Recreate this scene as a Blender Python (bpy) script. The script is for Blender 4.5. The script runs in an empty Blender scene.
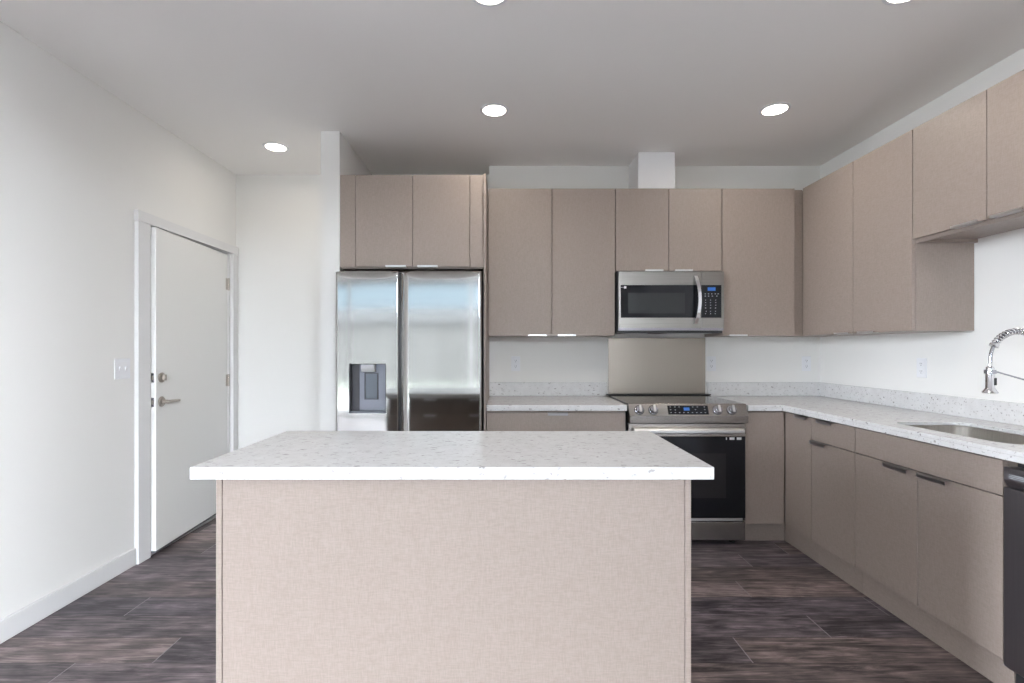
import bpy, bmesh, math, random
from mathutils import Vector, Matrix
random.seed(4)
S = bpy.context.scene
COL = S.collection

# ------------------------------------------------------------------ camera
CAM_Z = 1.273
cam = bpy.data.cameras.new('camera')
cam.sensor_width = 36.0
cam.lens = 500.0 / 1024 * 36.0
cam.shift_x = 7.5 / 1024
cam.shift_y = 8.0 / 1024
cam.clip_start = 0.02
camo = bpy.data.objects.new('camera', cam)
camo.location = (0, 0, CAM_Z)
camo.rotation_euler = (math.pi / 2, 0, 0)
COL.objects.link(camo)
S.camera = camo

# ------------------------------------------------------------------ render feel
S.view_settings.view_transform = 'Standard'
S.view_settings.look = 'None'
S.view_settings.gamma = 1
S.view_settings.use_curve_mapping = False
S.view_settings.exposure = 0.0
S.cycles.use_denoising = True
S.cycles.max_bounces = 14
S.cycles.diffuse_bounces = 12
S.cycles.glossy_bounces = 5
S.cycles.sample_clamp_indirect = 6.0
S.cycles.caustics_reflective = False
S.cycles.caustics_refractive = False

# ------------------------------------------------------------------ world: soft bright sky
SKY_K, SKY_LOW, SKY_MID, SKY_HIGH = 100.0, 1.0, 0.70, 0.80
W = bpy.data.worlds.new('sky')
S.world = W
W.use_nodes = True
nt = W.node_tree
nt.nodes.clear()
o_ = nt.nodes.new('ShaderNodeOutputWorld')
bg = nt.nodes.new('ShaderNodeBackground')
tc = nt.nodes.new('ShaderNodeTexCoord')
sp = nt.nodes.new('ShaderNodeSeparateXYZ')
nt.links.new(tc.outputs['Generated'], sp.inputs[0])


def sky_ramp(stops):
    c = nt.nodes.new('ShaderNodeValToRGB')
    e = c.color_ramp.elements
    while len(e) < len(stops):
        e.new(0.5)
    for i, (p, k, col) in enumerate(stops):
        e[i].position = p
        e[i].color = (col[0] * k, col[1] * k, col[2] * k, 1)
    nt.links.new(sp.outputs['Z'], c.inputs[0])
    return c


SKYC = (0.885, 0.93, 1.0)
SUNNY = sky_ramp([(0.0, SKY_LOW, SKYC), (0.30, SKY_MID, SKYC), (0.55, SKY_HIGH, SKYC)])
SHADY = sky_ramp([(0.0, 0.014, (0.68, 0.86, 1.0)), (0.16, 0.017, (0.62, 0.82, 1.0)), (0.26, 0.06, SKYC), (0.55, SKY_HIGH, SKYC)])
# cloudy sky, deeper blue towards one side
vd = nt.nodes.new('ShaderNodeVectorMath'); vd.operation = 'DOT_PRODUCT'
vd.inputs[1].default_value = (-0.22, -0.975, 0)
nt.links.new(tc.outputs['Generated'], vd.inputs[0])
mr = nt.nodes.new('ShaderNodeMapRange'); mr.interpolation_type = 'SMOOTHSTEP'
mr.inputs['From Min'].default_value = 0.955; mr.inputs['From Max'].default_value = 0.90
nt.links.new(vd.outputs['Value'], mr.inputs['Value'])
mxw = nt.nodes.new('ShaderNodeMix'); mxw.data_type = 'RGBA'
nt.links.new(mr.outputs[0], mxw.inputs['Factor'])
nt.links.new(SHADY.outputs[0], mxw.inputs['A']); nt.links.new(SUNNY.outputs[0], mxw.inputs['B'])
nt.links.new(mxw.outputs['Result'], bg.inputs[0])
bg.inputs[1].default_value = SKY_K
nt.links.new(bg.outputs[0], o_.inputs[0])

CEIL = 2.70
REAR = -3.2
# daylight portals over the glazed opening behind the camera
WX0, WX1, WZ0, WZ1 = -4.2, 2.2, 0.06, 2.64
pl = bpy.data.lights.new('window_daylight', 'AREA')
pl.shape = 'RECTANGLE'
pl.size = WX1 - WX0
pl.size_y = WZ1 - WZ0
pl.cycles.is_portal = True
plo = bpy.data.objects.new('window_daylight', pl)
plo.location = ((WX0 + WX1) / 2, REAR - 0.02, (WZ0 + WZ1) / 2)
plo.rotation_euler = (math.pi / 2, 0, 0)
COL.objects.link(plo)
LY0, LY1 = -2.95, -1.70  # right-wall opening added to throw daylight on the left wall
pl2 = bpy.data.lights.new('added_side_daylight', 'AREA')
pl2.shape = 'RECTANGLE'
pl2.size = LY1 - LY0
pl2.size_y = WZ1 - WZ0
pl2.cycles.is_portal = True
plo2 = bpy.data.objects.new('added_side_daylight', pl2)
plo2.location = (2.455 + 0.02, (LY0 + LY1) / 2, (WZ0 + WZ1) / 2)
plo2.rotation_euler = (math.pi / 2, 0, math.pi / 2)
COL.objects.link(plo2)
KY0, KY1 = -0.4, 0.5  # living-wall opening added to throw daylight on the right-hand cabinets
pl3 = bpy.data.lights.new('added_living_daylight', 'AREA')
pl3.shape = 'RECTANGLE'
pl3.size = KY1 - KY0
pl3.size_y = WZ1 - WZ0
pl3.cycles.is_portal = True
plo3 = bpy.data.objects.new('added_living_daylight', pl3)
plo3.location = (-4.75 - 0.02, (KY0 + KY1) / 2, (WZ0 + WZ1) / 2)
plo3.rotation_euler = (math.pi / 2, 0, -math.pi / 2)
COL.objects.link(plo3)


# ================================================================== materials
def mat(name):
    m = bpy.data.materials.new(name)
    m.use_nodes = True
    nt = m.node_tree
    b = nt.nodes['Principled BSDF']
    return m, nt, b


def pm(name, col, rough=0.5, metal=0.0, spec=0.5, bump=0, bscale=200, coat=0):
    m, nt, b = mat(name)
    b.inputs['Base Color'].default_value = (*col, 1)
    b.inputs['Roughness'].default_value = rough
    b.inputs['Metallic'].default_value = metal
    b.inputs['Specular IOR Level'].default_value = spec
    b.inputs['Coat Weight'].default_value = coat
    n = nt.nodes.new('ShaderNodeTexNoise')
    t = nt.nodes.new('ShaderNodeTexCoord')
    nt.links.new(t.outputs['Object'], n.inputs['Vector'])
    n.inputs['Scale'].default_value = bscale
    if bump:
        bp = nt.nodes.new('ShaderNodeBump')
        bp.inputs['Strength'].default_value = bump
        bp.inputs['Distance'].default_value = 0.001
        nt.links.new(n.outputs['Fac'], bp.inputs['Height'])
        nt.links.new(bp.outputs[0], b.inputs['Normal'])
    else:
        mr = nt.nodes.new('ShaderNodeMapRange')
        mr.inputs['To Min'].default_value = max(0, rough - 0.02)
        mr.inputs['To Max'].default_value = rough + 0.02
        nt.links.new(n.outputs['Fac'], mr.inputs['Value'])
        nt.links.new(mr.outputs[0], b.inputs['Roughness'])
    return m


def emis(name, col, strength):
    m, nt, b = mat(name)
    b.inputs['Base Color'].default_value = (*col, 1)
    b.inputs['Emission Color'].default_value = (*col, 1)
    b.inputs['Emission Strength'].default_value = strength
    return m


def stretched_noise(nt, scale_vec, scale=1.0, detail=3.0, coord='Object', rough=0.5):
    t = nt.nodes.new('ShaderNodeTexCoord')
    mp = nt.nodes.new('ShaderNodeMapping')
    mp.inputs['Scale'].default_value = scale_vec
    n = nt.nodes.new('ShaderNodeTexNoise')
    n.inputs['Scale'].default_value = scale
    n.inputs['Detail'].default_value = detail
    n.inputs['Roughness'].default_value = rough
    nt.links.new(t.outputs[coord], mp.inputs[0])
    nt.links.new(mp.outputs[0], n.inputs['Vector'])
    return n


def ramp(nt, src, stops):
    c = nt.nodes.new('ShaderNodeValToRGB')
    e = c.color_ramp.elements
    while len(e) < len(stops):
        e.new(0.5)
    for i, (p, col) in enumerate(stops):
        e[i].position = p
        e[i].color = (*col, 1) if len(col) == 3 else col
    nt.links.new(src, c.inputs[0])
    return c


def laminate():
    """taupe linen-weave laminate"""
    m, nt, b = mat('taupe_linen_laminate')
    # the weave is made of crossed threads: horizontal ones (stretched in x and y) and vertical ones (stretched in z)
    h = stretched_noise(nt, (45, 45, 420), 1.0, 1.5)
    v = stretched_noise(nt, (420, 420, 45), 1.0, 1.5)
    add = nt.nodes.new('ShaderNodeMath'); add.operation = 'ADD'
    nt.links.new(h.outputs['Fac'], add.inputs[0]); nt.links.new(v.outputs['Fac'], add.inputs[1])
    mr = nt.nodes.new('ShaderNodeMapRange')
    mr.inputs['From Min'].default_value = 0.75; mr.inputs['From Max'].default_value = 1.25
    nt.links.new(add.outputs[0], mr.inputs['Value'])
    c = ramp(nt, mr.outputs[0], [(0.0, LAM_DARK), (1.0, LAM_LIGHT)])
    nt.links.new(c.outputs[0], b.inputs['Base Color'])
    bp = nt.nodes.new('ShaderNodeBump')
    bp.inputs['Strength'].default_value = 0.12
    bp.inputs['Distance'].default_value = 0.0006
    nt.links.new(mr.outputs[0], bp.inputs['Height'])
    nt.links.new(bp.outputs[0], b.inputs['Normal'])
    b.inputs['Roughness'].default_value = 0.42
    b.inputs['Specular IOR Level'].default_value = 0.4
    return m


LAM_DARK = (0.270, 0.220, 0.193)
LAM_LIGHT = (0.318, 0.262, 0.233)


def quartz():
    m, nt, b = mat('white_speckled_quartz')
    base = stretched_noise(nt, (1, 1, 1), 22, 4)
    c1 = ramp(nt, base.outputs['Fac'], [(0.3, (0.655, 0.65, 0.655)), (0.7, (0.72, 0.72, 0.725))])
    col = c1.outputs[0]
    t = nt.nodes.new('ShaderNodeTexCoord')
    for k, (sc, rot, lo, hi, g0, amt, fc, wsc) in enumerate((
            ((22, 60, 55), 0.6, 0.16, 0.30, 0.45, 1.0, (0.27, 0.255, 0.25), 45),
            ((40, 75, 70), -0.7, 0.14, 0.30, 0.42, 0.95, (0.34, 0.32, 0.32), 60),
            ((90, 110, 110), 0.2, 0.12, 0.30, 0.40, 0.75, (0.42, 0.39, 0.38), 70))):
        warp = stretched_noise(nt, (1, 1, 1), wsc, 2)
        mx = nt.nodes.new('ShaderNodeMix'); mx.data_type = 'VECTOR'
        mx.inputs['Factor'].default_value = 0.02
        nt.links.new(t.outputs['Object'], mx.inputs['A']); nt.links.new(warp.outputs['Color'], mx.inputs['B'])
        mp = nt.nodes.new('ShaderNodeMapping'); mp.inputs['Scale'].default_value = sc
        mp.inputs['Rotation'].default_value = (0.3, 0.2, rot)
        nt.links.new(mx.outputs['Result'], mp.inputs[0])
        vo = nt.nodes.new('ShaderNodeTexVoronoi'); vo.feature = 'F1'; vo.inputs['Scale'].default_value = 1.0
        nt.links.new(mp.outputs[0], vo.inputs['Vector'])
        fl = nt.nodes.new('ShaderNodeMapRange')
        fl.inputs['From Min'].default_value = lo; fl.inputs['From Max'].default_value = hi
        fl.inputs['To Min'].default_value = 1.0; fl.inputs['To Max'].default_value = 0.0
        nt.links.new(vo.outputs['Distance'], fl.inputs['Value'])
        sep = nt.nodes.new('ShaderNodeSeparateColor'); nt.links.new(vo.outputs['Color'], sep.inputs[0])
        g2 = nt.nodes.new('ShaderNodeMapRange')
        g2.inputs['From Min'].default_value = g0; g2.inputs['From Max'].default_value = 1.0
        nt.links.new(sep.outputs[0], g2.inputs['Value'])
        mu = nt.nodes.new('ShaderNodeMath'); mu.operation = 'MULTIPLY'
        nt.links.new(fl.outputs[0], mu.inputs[0]); nt.links.new(g2.outputs[0], mu.inputs[1])
        mu2 = nt.nodes.new('ShaderNodeMath'); mu2.operation = 'MULTIPLY'; mu2.inputs[1].default_value = amt
        nt.links.new(mu.outputs[0], mu2.inputs[0])
        mc = nt.nodes.new('ShaderNodeMix'); mc.data_type = 'RGBA'
        nt.links.new(mu2.outputs[0], mc.inputs['Factor'])
        nt.links.new(col, mc.inputs['A'])
        mc.inputs['B'].default_value = (*fc, 1)
        col = mc.outputs['Result']
    nt.links.new(col, b.inputs['Base Color'])
    b.inputs['Roughness'].default_value = 0.22
    b.inputs['Specular IOR Level'].default_value = 0.5
    return m


def brushed(name, col, rough=0.25, axis='x', aniso=0.0, amt=0.10, metal=1.0):
    m, nt, b = mat(name)
    sc = (3, 3, 500) if axis == 'x' else (500, 500, 3)
    n = stretched_noise(nt, sc, 1.0, 2.0)
    c = ramp(nt, n.outputs['Fac'], [(0.3, tuple(k * (1 - amt) for k in col)), (0.7, tuple(min(1, k * (1 + amt)) for k in col))])
    nt.links.new(c.outputs[0], b.inputs['Base Color'])
    mr = nt.nodes.new('ShaderNodeMapRange')
    mr.inputs['To Min'].default_value = rough * 0.85; mr.inputs['To Max'].default_value = rough * 1.15
    nt.links.new(n.outputs['Fac'], mr.inputs['Value'])
    nt.links.new(mr.outputs[0], b.inputs['Roughness'])
    b.inputs['Metallic'].default_value = metal
    b.inputs['Anisotropic'].default_value = aniso
    return m


PLANK_W = 0.18


def planks():
    """dark greyish-brown vinyl planks laid crosswise, 0.18 m wide and 1.22 m long"""
    m, nt, b = mat('dark_wood_planks')
    L = nt.links.new

    def M(op, a, bb=None, cc=None):
        n = nt.nodes.new('ShaderNodeMath'); n.operation = op
        for i, v in enumerate((a, bb, cc)):
            if v is None:
                continue
            if isinstance(v, (int, float)):
                n.inputs[i].default_value = v
            else:
                L(v, n.inputs[i])
        return n.outputs[0]
    t = nt.nodes.new('ShaderNodeTexCoord')
    s = nt.nodes.new('ShaderNodeSeparateXYZ'); L(t.outputs['Object'], s.inputs[0])
    x, y = s.outputs['X'], s.outputs['Y']
    yr = M('DIVIDE', M('SUBTRACT', y, 2.03 - PLANK_W * 32), PLANK_W)
    row = M('FLOOR', yr)
    fy = M('FRACT', yr)
    r16 = M('DIVIDE', M('MODULO', row, 16.0), 16.0)
    # joint offset of each row (row 0 starts at y = 2.03)
    offs = {15: .698, 0: 1.01, 1: .225, 2: .62, 3: .05, 4: .86, 5: .234, 6: .55, 7: .95, 8: .31, 9: .77, 10: .12, 11: .48, 12: 1.1, 13: .37, 14: .9}
    cr = nt.nodes.new('ShaderNodeValToRGB'); cr.color_ramp.interpolation = 'CONSTANT'
    e = cr.color_ramp.elements
    while len(e) < 16:
        e.new(0.5)
    for i in range(16):
        v = offs[i] / 1.22
        e[i].position = max(0.0, i / 16 - 0.01)
        e[i].color = (v, v, v, 1)
    L(r16, cr.inputs[0])
    xs = M('SUBTRACT', M('DIVIDE', M('ADD', x, 1.22 * 20), 1.22), cr.outputs[0])
    cell = M('FLOOR', xs)
    fx = M('FRACT', xs)
    comb = nt.nodes.new('ShaderNodeCombineXYZ'); L(cell, comb.inputs[0]); L(row, comb.inputs[1])
    wn = nt.nodes.new('ShaderNodeTexWhiteNoise'); wn.noise_dimensions = '2D'; L(comb.outputs[0], wn.inputs['Vector'])
    # grain, shifted per plank
    gv = nt.nodes.new('ShaderNodeCombineXYZ')
    L(M('ADD', M('MULTIPLY', x, 3.4), M('MULTIPLY', wn.outputs['Value'], 40.0)), gv.inputs[0])
    L(M('MULTIPLY', y, 38.0), gv.inputs[1]); L(M('MULTIPLY', wn.outputs['Value'], 9.0), gv.inputs[2])
    g = nt.nodes.new('ShaderNodeTexNoise'); g.inputs['Scale'].default_value = 1.0
    g.inputs['Detail'].default_value = 9; g.inputs['Roughness'].default_value = 0.70; g.inputs['Distortion'].default_value = 1.1
    L(gv.outputs[0], g.inputs['Vector'])
    gv2 = nt.nodes.new('ShaderNodeCombineXYZ')
    L(M('ADD', M('MULTIPLY', x, 6.5), M('MULTIPLY', wn.outputs['Value'], 17.0)), gv2.inputs[0])
    L(M('MULTIPLY', y, 13.0), gv2.inputs[1])
    g2 = nt.nodes.new('ShaderNodeTexNoise'); g2.inputs['Scale'].default_value = 1.0; g2.inputs['Detail'].default_value = 4
    L(gv2.outputs[0], g2.inputs['Vector'])
    mixf = M('ADD', M('MULTIPLY', g.outputs['Fac'], 0.68), M('MULTIPLY', g2.outputs['Fac'], 0.32))
    mixf = M('ADD', mixf, M('MULTIPLY', M('SUBTRACT', wn.outputs['Value'], 0.5), 0.13))
    c = ramp(nt, mixf, [(0.38, (0.034, 0.030, 0.033)), (0.46, (0.088, 0.076, 0.080)), (0.53, (0.150, 0.128, 0.131)), (0.62, (0.28, 0.24, 0.245))])
    # joints
    jy = M('LESS_THAN', M('MINIMUM', fy, M('SUBTRACT', 1.0, fy)), 0.008)
    jx = M('LESS_THAN', M('MINIMUM', fx, M('SUBTRACT', 1.0, fx)), 0.0016)
    hue = nt.nodes.new('ShaderNodeMix'); hue.data_type = 'RGBA'; hue.blend_type = 'MULTIPLY'
    hr = ramp(nt, wn.outputs['Color'], [(0.2, (0.98, 0.96, 1.06)), (0.8, (1.10, 1.0, 0.93))])
    hue.inputs['Factor'].default_value = 1.0
    L(c.outputs[0], hue.inputs['A']); L(hr.outputs[0], hue.inputs['B'])
    m1 = nt.nodes.new('ShaderNodeMix'); m1.data_type = 'RGBA'
    L(jy, m1.inputs['Factor']); L(hue.outputs['Result'], m1.inputs['A']); m1.inputs['B'].default_value = (0.04, 0.032, 0.032, 1)
    m2 = nt.nodes.new('ShaderNodeMix'); m2.data_type = 'RGBA'
    L(jx, m2.inputs['Factor']); L(m1.outputs['Result'], m2.inputs['A']); m2.inputs['B'].default_value = (0.26, 0.24, 0.25, 1)
    L(m2.outputs['Result'], b.inputs['Base Color'])
    b.inputs['Roughness'].default_value = 0.42
    b.inputs['Specular IOR Level'].default_value = 0.38
    bp = nt.nodes.new('ShaderNodeBump'); bp.inputs['Strength'].default_value = 0.15; bp.inputs['Distance'].default_value = 0.001
    L(g.outputs['Fac'], bp.inputs['Height']); L(bp.outputs[0], b.inputs['Normal'])
    return m


def glass_mat():
    m, nt, b = mat('window_glass')
    nt.nodes.remove(b)
    out = nt.nodes['Material Output']
    tr = nt.nodes.new('ShaderNodeBsdfTransparent'); tr.inputs[0].default_value = (0.97, 0.98, 0.98, 1)
    gl = nt.nodes.new('ShaderNodeBsdfGlossy'); gl.inputs['Roughness'].default_value = 0.02
    fr = nt.nodes.new('ShaderNodeFresnel'); fr.inputs[0].default_value = 1.45
    mx = nt.nodes.new('ShaderNodeMixShader')
    nt.links.new(fr.outputs[0], mx.inputs[0]); nt.links.new(tr.outputs[0], mx.inputs[1]); nt.links.new(gl.outputs[0], mx.inputs[2])
    nt.links.new(mx.outputs[0], out.inputs[0])
    return m


M_wall = pm('wall_paint', (0.825, 0.82, 0.805), 0.75, bump=0.08, bscale=260, spec=0.25)
M_ceil = pm('ceiling_paint', (0.91, 0.90, 0.885), 0.85, bump=0.08, bscale=200, spec=0.2)
M_trim = pm('trim_paint', (0.75, 0.75, 0.755), 0.35)
M_door = pm('door_paint', (0.84, 0.84, 0.825), 0.38)
M_floor = planks()
M_lam = laminate()
M_quartz = quartz()
M_steel = brushed('stainless_steel', (0.40, 0.38, 0.36), 0.24, 'x', 0.5)
M_fridge = brushed('fridge_steel', (0.58, 0.58, 0.57), 0.085, 'x', 0.4, 0.04)
M_panel = brushed('splash_steel', (0.27, 0.238, 0.208), 0.33, 'z', 0.0, 0.015)
M_sink = brushed('sink_steel', (0.74, 0.72, 0.69), 0.36, 'z', 0.0, 0.08)
M_darksteel = brushed('dark_stainless', (0.30, 0.285, 0.31), 0.34, 'z', 0.2, 0.06)
M_chrome = pm('chrome', (0.80, 0.80, 0.83), 0.10, 1.0)
M_chromed = pm('dull_chrome', (0.42, 0.42, 0.46), 0.22, 1.0)
M_nickel = pm('satin_nickel', (0.48, 0.44, 0.40), 0.28, 1.0)
M_alu = pm('brushed_aluminium', (0.72, 0.72, 0.72), 0.35, 1.0)
M_alud = pm('dark_aluminium', (0.34, 0.33, 0.34), 0.35, 1.0)
M_mwsteel = brushed('microwave_steel', (0.27, 0.255, 0.24), 0.30, 'x', 0.5)
M_blackglass = pm('black_glass', (0.010, 0.011, 0.014), 0.06, 0.0, 0.28)
M_hob = pm('hob_glass', (0.012, 0.012, 0.014), 0.06, 0.0, 0.9)
M_ovenin = pm('oven_window', (0.025, 0.024, 0.027), 0.12, 0.0, 0.28)
M_mwin = pm('microwave_window', (0.022, 0.024, 0.026), 0.2, 0.0, 0.3)
M_black = pm('black_plastic', (0.02, 0.02, 0.022), 0.45)
M_dark = pm('dark_grey_plastic', (0.065, 0.065, 0.075), 0.45)
M_grey = pm('grey_plastic', (0.20, 0.21, 0.25), 0.30, 0.4)
M_paddle = pm('paddle_grey', (0.12, 0.14, 0.17), 0.35)
M_lgrey = pm('light_grey_plastic', (0.55, 0.55, 0.57), 0.35)
M_whitep = pm('white_plastic', (0.82, 0.83, 0.86), 0.35)
M_sticker = pm('white_sticker', (0.80, 0.80, 0.82), 0.5)
M_mark = pm('grey_markings', (0.42, 0.44, 0.48), 0.5)
M_blue = emis('blue_display', (0.02, 0.10, 0.36), 0.5)
M_lamp = emis('lamp_diffuser', (1.0, 0.93, 0.82), 14.0)
M_glass = glass_mat()
M_duct = pm('white_box_paint', (0.84, 0.84, 0.86), 0.5)
M_seal = pm('door_seal', (0.10, 0.10, 0.11), 0.6)
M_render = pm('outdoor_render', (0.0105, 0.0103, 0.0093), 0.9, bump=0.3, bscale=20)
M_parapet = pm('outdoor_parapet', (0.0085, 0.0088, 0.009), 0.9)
M_bounce = pm('bounce_concrete', (0.62, 0.62, 0.63), 0.85, bump=0.2, bscale=15)  # pale reflector ground, bounces skylight up to the ceiling
M_deck = pm('balcony_deck', (0.22, 0.22, 0.22), 0.85, bump=0.2, bscale=15)
M_grass = pm('outdoor_grass', (0.024, 0.030, 0.017), 0.95, bump=0.5, bscale=30)

# ================================================================== geometry helpers
OFF = {}


def tag(o, label=None, cat=None, group=None, kind=None):
    if label: o['label'] = label
    if cat: o['category'] = cat
    if group: o['group'] = group
    if kind: o['kind'] = kind
    return o


def thing(name, label, cat, loc, group=None, kind=None, rz=0.0):
    o = bpy.data.objects.new(name, None)
    o.empty_display_size = 0.1
    COL.objects.link(o)
    o.location = loc
    o.rotation_euler = (0, 0, rz)
    OFF[o.name] = Vector(loc)
    return tag(o, label, cat, group, kind)


def obj(name, bm, m, parent=None, label=None, bevel=0.0, smooth=False, segs=2):
    """link bm (in scene coordinates) as one mesh object"""
    off = OFF.get(parent.name, Vector((0, 0, 0))) if parent else None
    if parent is None:
        # origin at base centre
        xs = [v.co for v in bm.verts]
        off = Vector(((min(c.x for c in xs) + max(c.x for c in xs)) / 2, (min(c.y for c in xs) + max(c.y for c in xs)) / 2, min(c.z for c in xs)))
        if m in (M_floor,):
            off = Vector((0, 0, 0))
    bmesh.ops.translate(bm, verts=bm.verts, vec=-off)
    bmesh.ops.recalc_face_normals(bm, faces=bm.faces)
    me = bpy.data.meshes.new(name)
    bm.to_mesh(me); bm.free()
    me.materials.append(m)
    o = bpy.data.objects.new(name, me)
    COL.objects.link(o)
    if parent:
        o.parent = parent
    else:
        o.location = off
    OFF[o.name] = off
    if bevel:
        md = o.modifiers.new('bevel', 'BEVEL'); md.width = bevel; md.segments = segs
        md.limit_method = 'ANGLE'; md.angle_limit = math.radians(40)
        md.harden_normals = False
    if smooth:
        for p in me.polygons:
            p.use_smooth = True
        try:
            me.set_sharp_from_angle(angle=math.radians(35))
        except Exception:
            pass
    if label:
        o['label'] = label
    return o


def B():
    return bmesh.new()


def box(bm, x0, x1, y0, y1, z0, z1):
    if x0 > x1: x0, x1 = x1, x0
    if y0 > y1: y0, y1 = y1, y0
    if z0 > z1: z0, z1 = z1, z0
    v = [bm.verts.new(p) for p in ((x0, y0, z0), (x1, y0, z0), (x1, y1, z0), (x0, y1, z0), (x0, y0, z1), (x1, y0, z1), (x1, y1, z1), (x0, y1, z1))]
    for f in ((0, 3, 2, 1), (4, 5, 6, 7), (0, 1, 5, 4), (1, 2, 6, 5), (2, 3, 7, 6), (3, 0, 4, 7)):
        bm.faces.new([v[i] for i in f])
    return bm


def bx(*a):
    return box(B(), *a)


def prism_x(bm, prof, x0, x1):
    """prof: list of (y, z)"""
    a = [bm.verts.new((x0, y, z)) for y, z in prof]
    b = [bm.verts.new((x1, y, z)) for y, z in prof]
    bm.faces.new(a); bm.faces.new(b[::-1])
    n = len(prof)
    for i in range(n):
        bm.faces.new((a[i], b[i], b[(i + 1) % n], a[(i + 1) % n]))
    return bm


def prism_y(bm, prof, y0, y1):
    a = [bm.verts.new((x, y0, z)) for x, z in prof]
    b = [bm.verts.new((x, y1, z)) for x, z in prof]
    bm.faces.new(a); bm.faces.new(b[::-1])
    n = len(prof)
    for i in range(n):
        bm.faces.new((a[i], b[i], b[(i + 1) % n], a[(i + 1) % n]))
    return bm


def lathe(bm, p0, axis, prof, n=32):
    """prof: list of (dist along axis, radius)"""
    axis = Vector(axis).normalized()
    up = Vector((0, 0, 1)) if abs(axis.z) < 0.9 else Vector((1, 0, 0))
    u = axis.cross(up).normalized(); w = axis.cross(u)
    rings = []
    for d, r in prof:
        c = Vector(p0) + axis * d
        if r < 1e-6:
            rings.append([bm.verts.new(c)])
        else:
            rings.append([bm.verts.new(c + (u * math.cos(2 * math.pi * i / n) + w * math.sin(2 * math.pi * i / n)) * r) for i in range(n)])
    for a, b in zip(rings, rings[1:]):
        for i in range(n):
            j = (i + 1) % n
            if len(a) == 1 and len(b) > 1:
                bm.faces.new((a[0], b[i], b[j]))
            elif len(b) == 1 and len(a) > 1:
                bm.faces.new((a[i], a[j], b[0]))
            elif len(a) > 1:
                bm.faces.new((a[i], a[j], b[j], b[i]))
    if tuple(prof[0]) == tuple(prof[-1]):
        bmesh.ops.remove_doubles(bm, verts=rings[0] + rings[-1], dist=1e-7)
        return bm
    if len(rings[0]) > 1: bm.faces.new(rings[0][::-1])
    if len(rings[-1]) > 1: bm.faces.new(rings[-1])
    return bm


def tube(bm, pts, r, n=10, caps=True):
    pts = [Vector(p) for p in pts]
    rings = []
    prev = None
    for i, p in enumerate(pts):
        t = (pts[min(i + 1, len(pts) - 1)] - pts[max(i - 1, 0)]).normalized()
        if prev is None:
            ref = Vector((0, 0, 1)) if abs(t.z) < 0.9 else Vector((0, 1, 0))
            u = t.cross(ref).normalized()
        else:
            u = (prev - t * prev.dot(t)).normalized()
        prev = u
        w = t.cross(u)
        rr = r[i] if isinstance(r, (list, tuple)) else r
        rings.append([bm.verts.new(p + (u * math.cos(2 * math.pi * k / n) + w * math.sin(2 * math.pi * k / n)) * rr) for k in range(n)])
    for a, b in zip(rings, rings[1:]):
        for k in range(n):
            bm.faces.new((a[k], a[(k + 1) % n], b[(k + 1) % n], b[k]))
    if caps:
        bm.faces.new(rings[0][::-1]); bm.faces.new(rings[-1])
    return bm


def loop_rounded(x0, x1, y0, y1, r, n=8):
    pts = []
    for cx, cy, a0 in ((x1 - r, y1 - r, 0), (x0 + r, y1 - r, 90), (x0 + r, y0 + r, 180), (x1 - r, y0 + r, 270)):
        for i in range(n + 1):
            a = math.radians(a0 + 90 * i / n)
            pts.append((cx + r * math.cos(a), cy + r * math.sin(a)))
    return pts


def slab(bm, outer, holes, z0, z1):
    """a flat slab with outline and holes, in plan"""
    def ring(pts, z):
        return [bm.verts.new((x, y, z)) for x, y in pts]
    tops, bots = [], []
    for loop in [outer] + holes:
        tops.append(ring(loop, z1)); bots.append(ring(loop, z0))
    for rs, in ((tops,), (bots,)):
        edges = []
        for r in rs:
            for i in range(len(r)):
                edges.append(bm.edges.new((r[i], r[(i + 1) % len(r)])))
        bmesh.ops.triangle_fill(bm, use_beauty=True, use_dissolve=False, edges=edges)
    for a, b in zip(tops, bots):
        for i in range(len(a)):
            j = (i + 1) % len(a)
            bm.faces.new((a[i], a[j], b[j], b[i]))
    return bm


def struct(name, bm, m, bevel=0.0):
    return tag(obj(name, bm, m, bevel=bevel), kind='structure')


# ================================================================== the room
LX, RX = -2.19, 2.455
YK, YH = 3.888, 4.078          # kitchen wall, hall end wall
UD = 3.57                      # face of the upper cabinets
struct('floor', bx(-4.9, 2.75, REAR - 0.15, 4.3, -0.12, 0.0), M_floor)
struct('ceiling', bx(-4.9, 2.75, REAR - 0.15, 4.3, CEIL, CEIL + 0.12), M_ceil)
# left wall with its doorway
DY0, DY1, DH = 3.052, 3.985, 2.052
wl = B()
box(wl, LX - 0.14, LX, 1.45, DY0, 0, CEIL)
box(wl, LX - 0.14, LX, DY1, YH, 0, CEIL)
box(wl, LX - 0.14, LX, DY0, DY1, DH, CEIL)
struct('wall_left', wl, M_wall)
struct('wall_back', bx(-4.9, -0.12, YH, YH + 0.12, 0, CEIL), M_wall)
struct('wall_kitchen', bx(-0.119, RX, YK, 4.2, 0, CEIL), M_wall)
struct('wall_partition', bx(-1.20, -1.077, 3.266, YH, 0, CEIL), M_wall)
wv = B()
box(wv, RX, RX + 0.15, REAR - 0.12, LY0, 0, CEIL); box(wv, RX, RX + 0.15, LY1, 4.2, 0, CEIL)
box(wv, RX, RX + 0.15, LY0, LY1, WZ1, CEIL); box(wv, RX, RX + 0.15, LY0, LY1, 0, WZ0)
struct('wall_right', wv, M_wall)
wv = B()
box(wv, -4.9, -4.75, REAR - 0.12, KY0, 0, CEIL); box(wv, -4.9, -4.75, KY1, YH, 0, CEIL)
box(wv, -4.9, -4.75, KY0, KY1, WZ1, CEIL); box(wv, -4.9, -4.75, KY0, KY1, 0, WZ0)
struct('wall_living', wv, M_wall)
struct('wall_return', bx(-4.75, LX - 0.141, 1.45, 1.59, 0, CEIL), M_wall)
wr = B()
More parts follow.
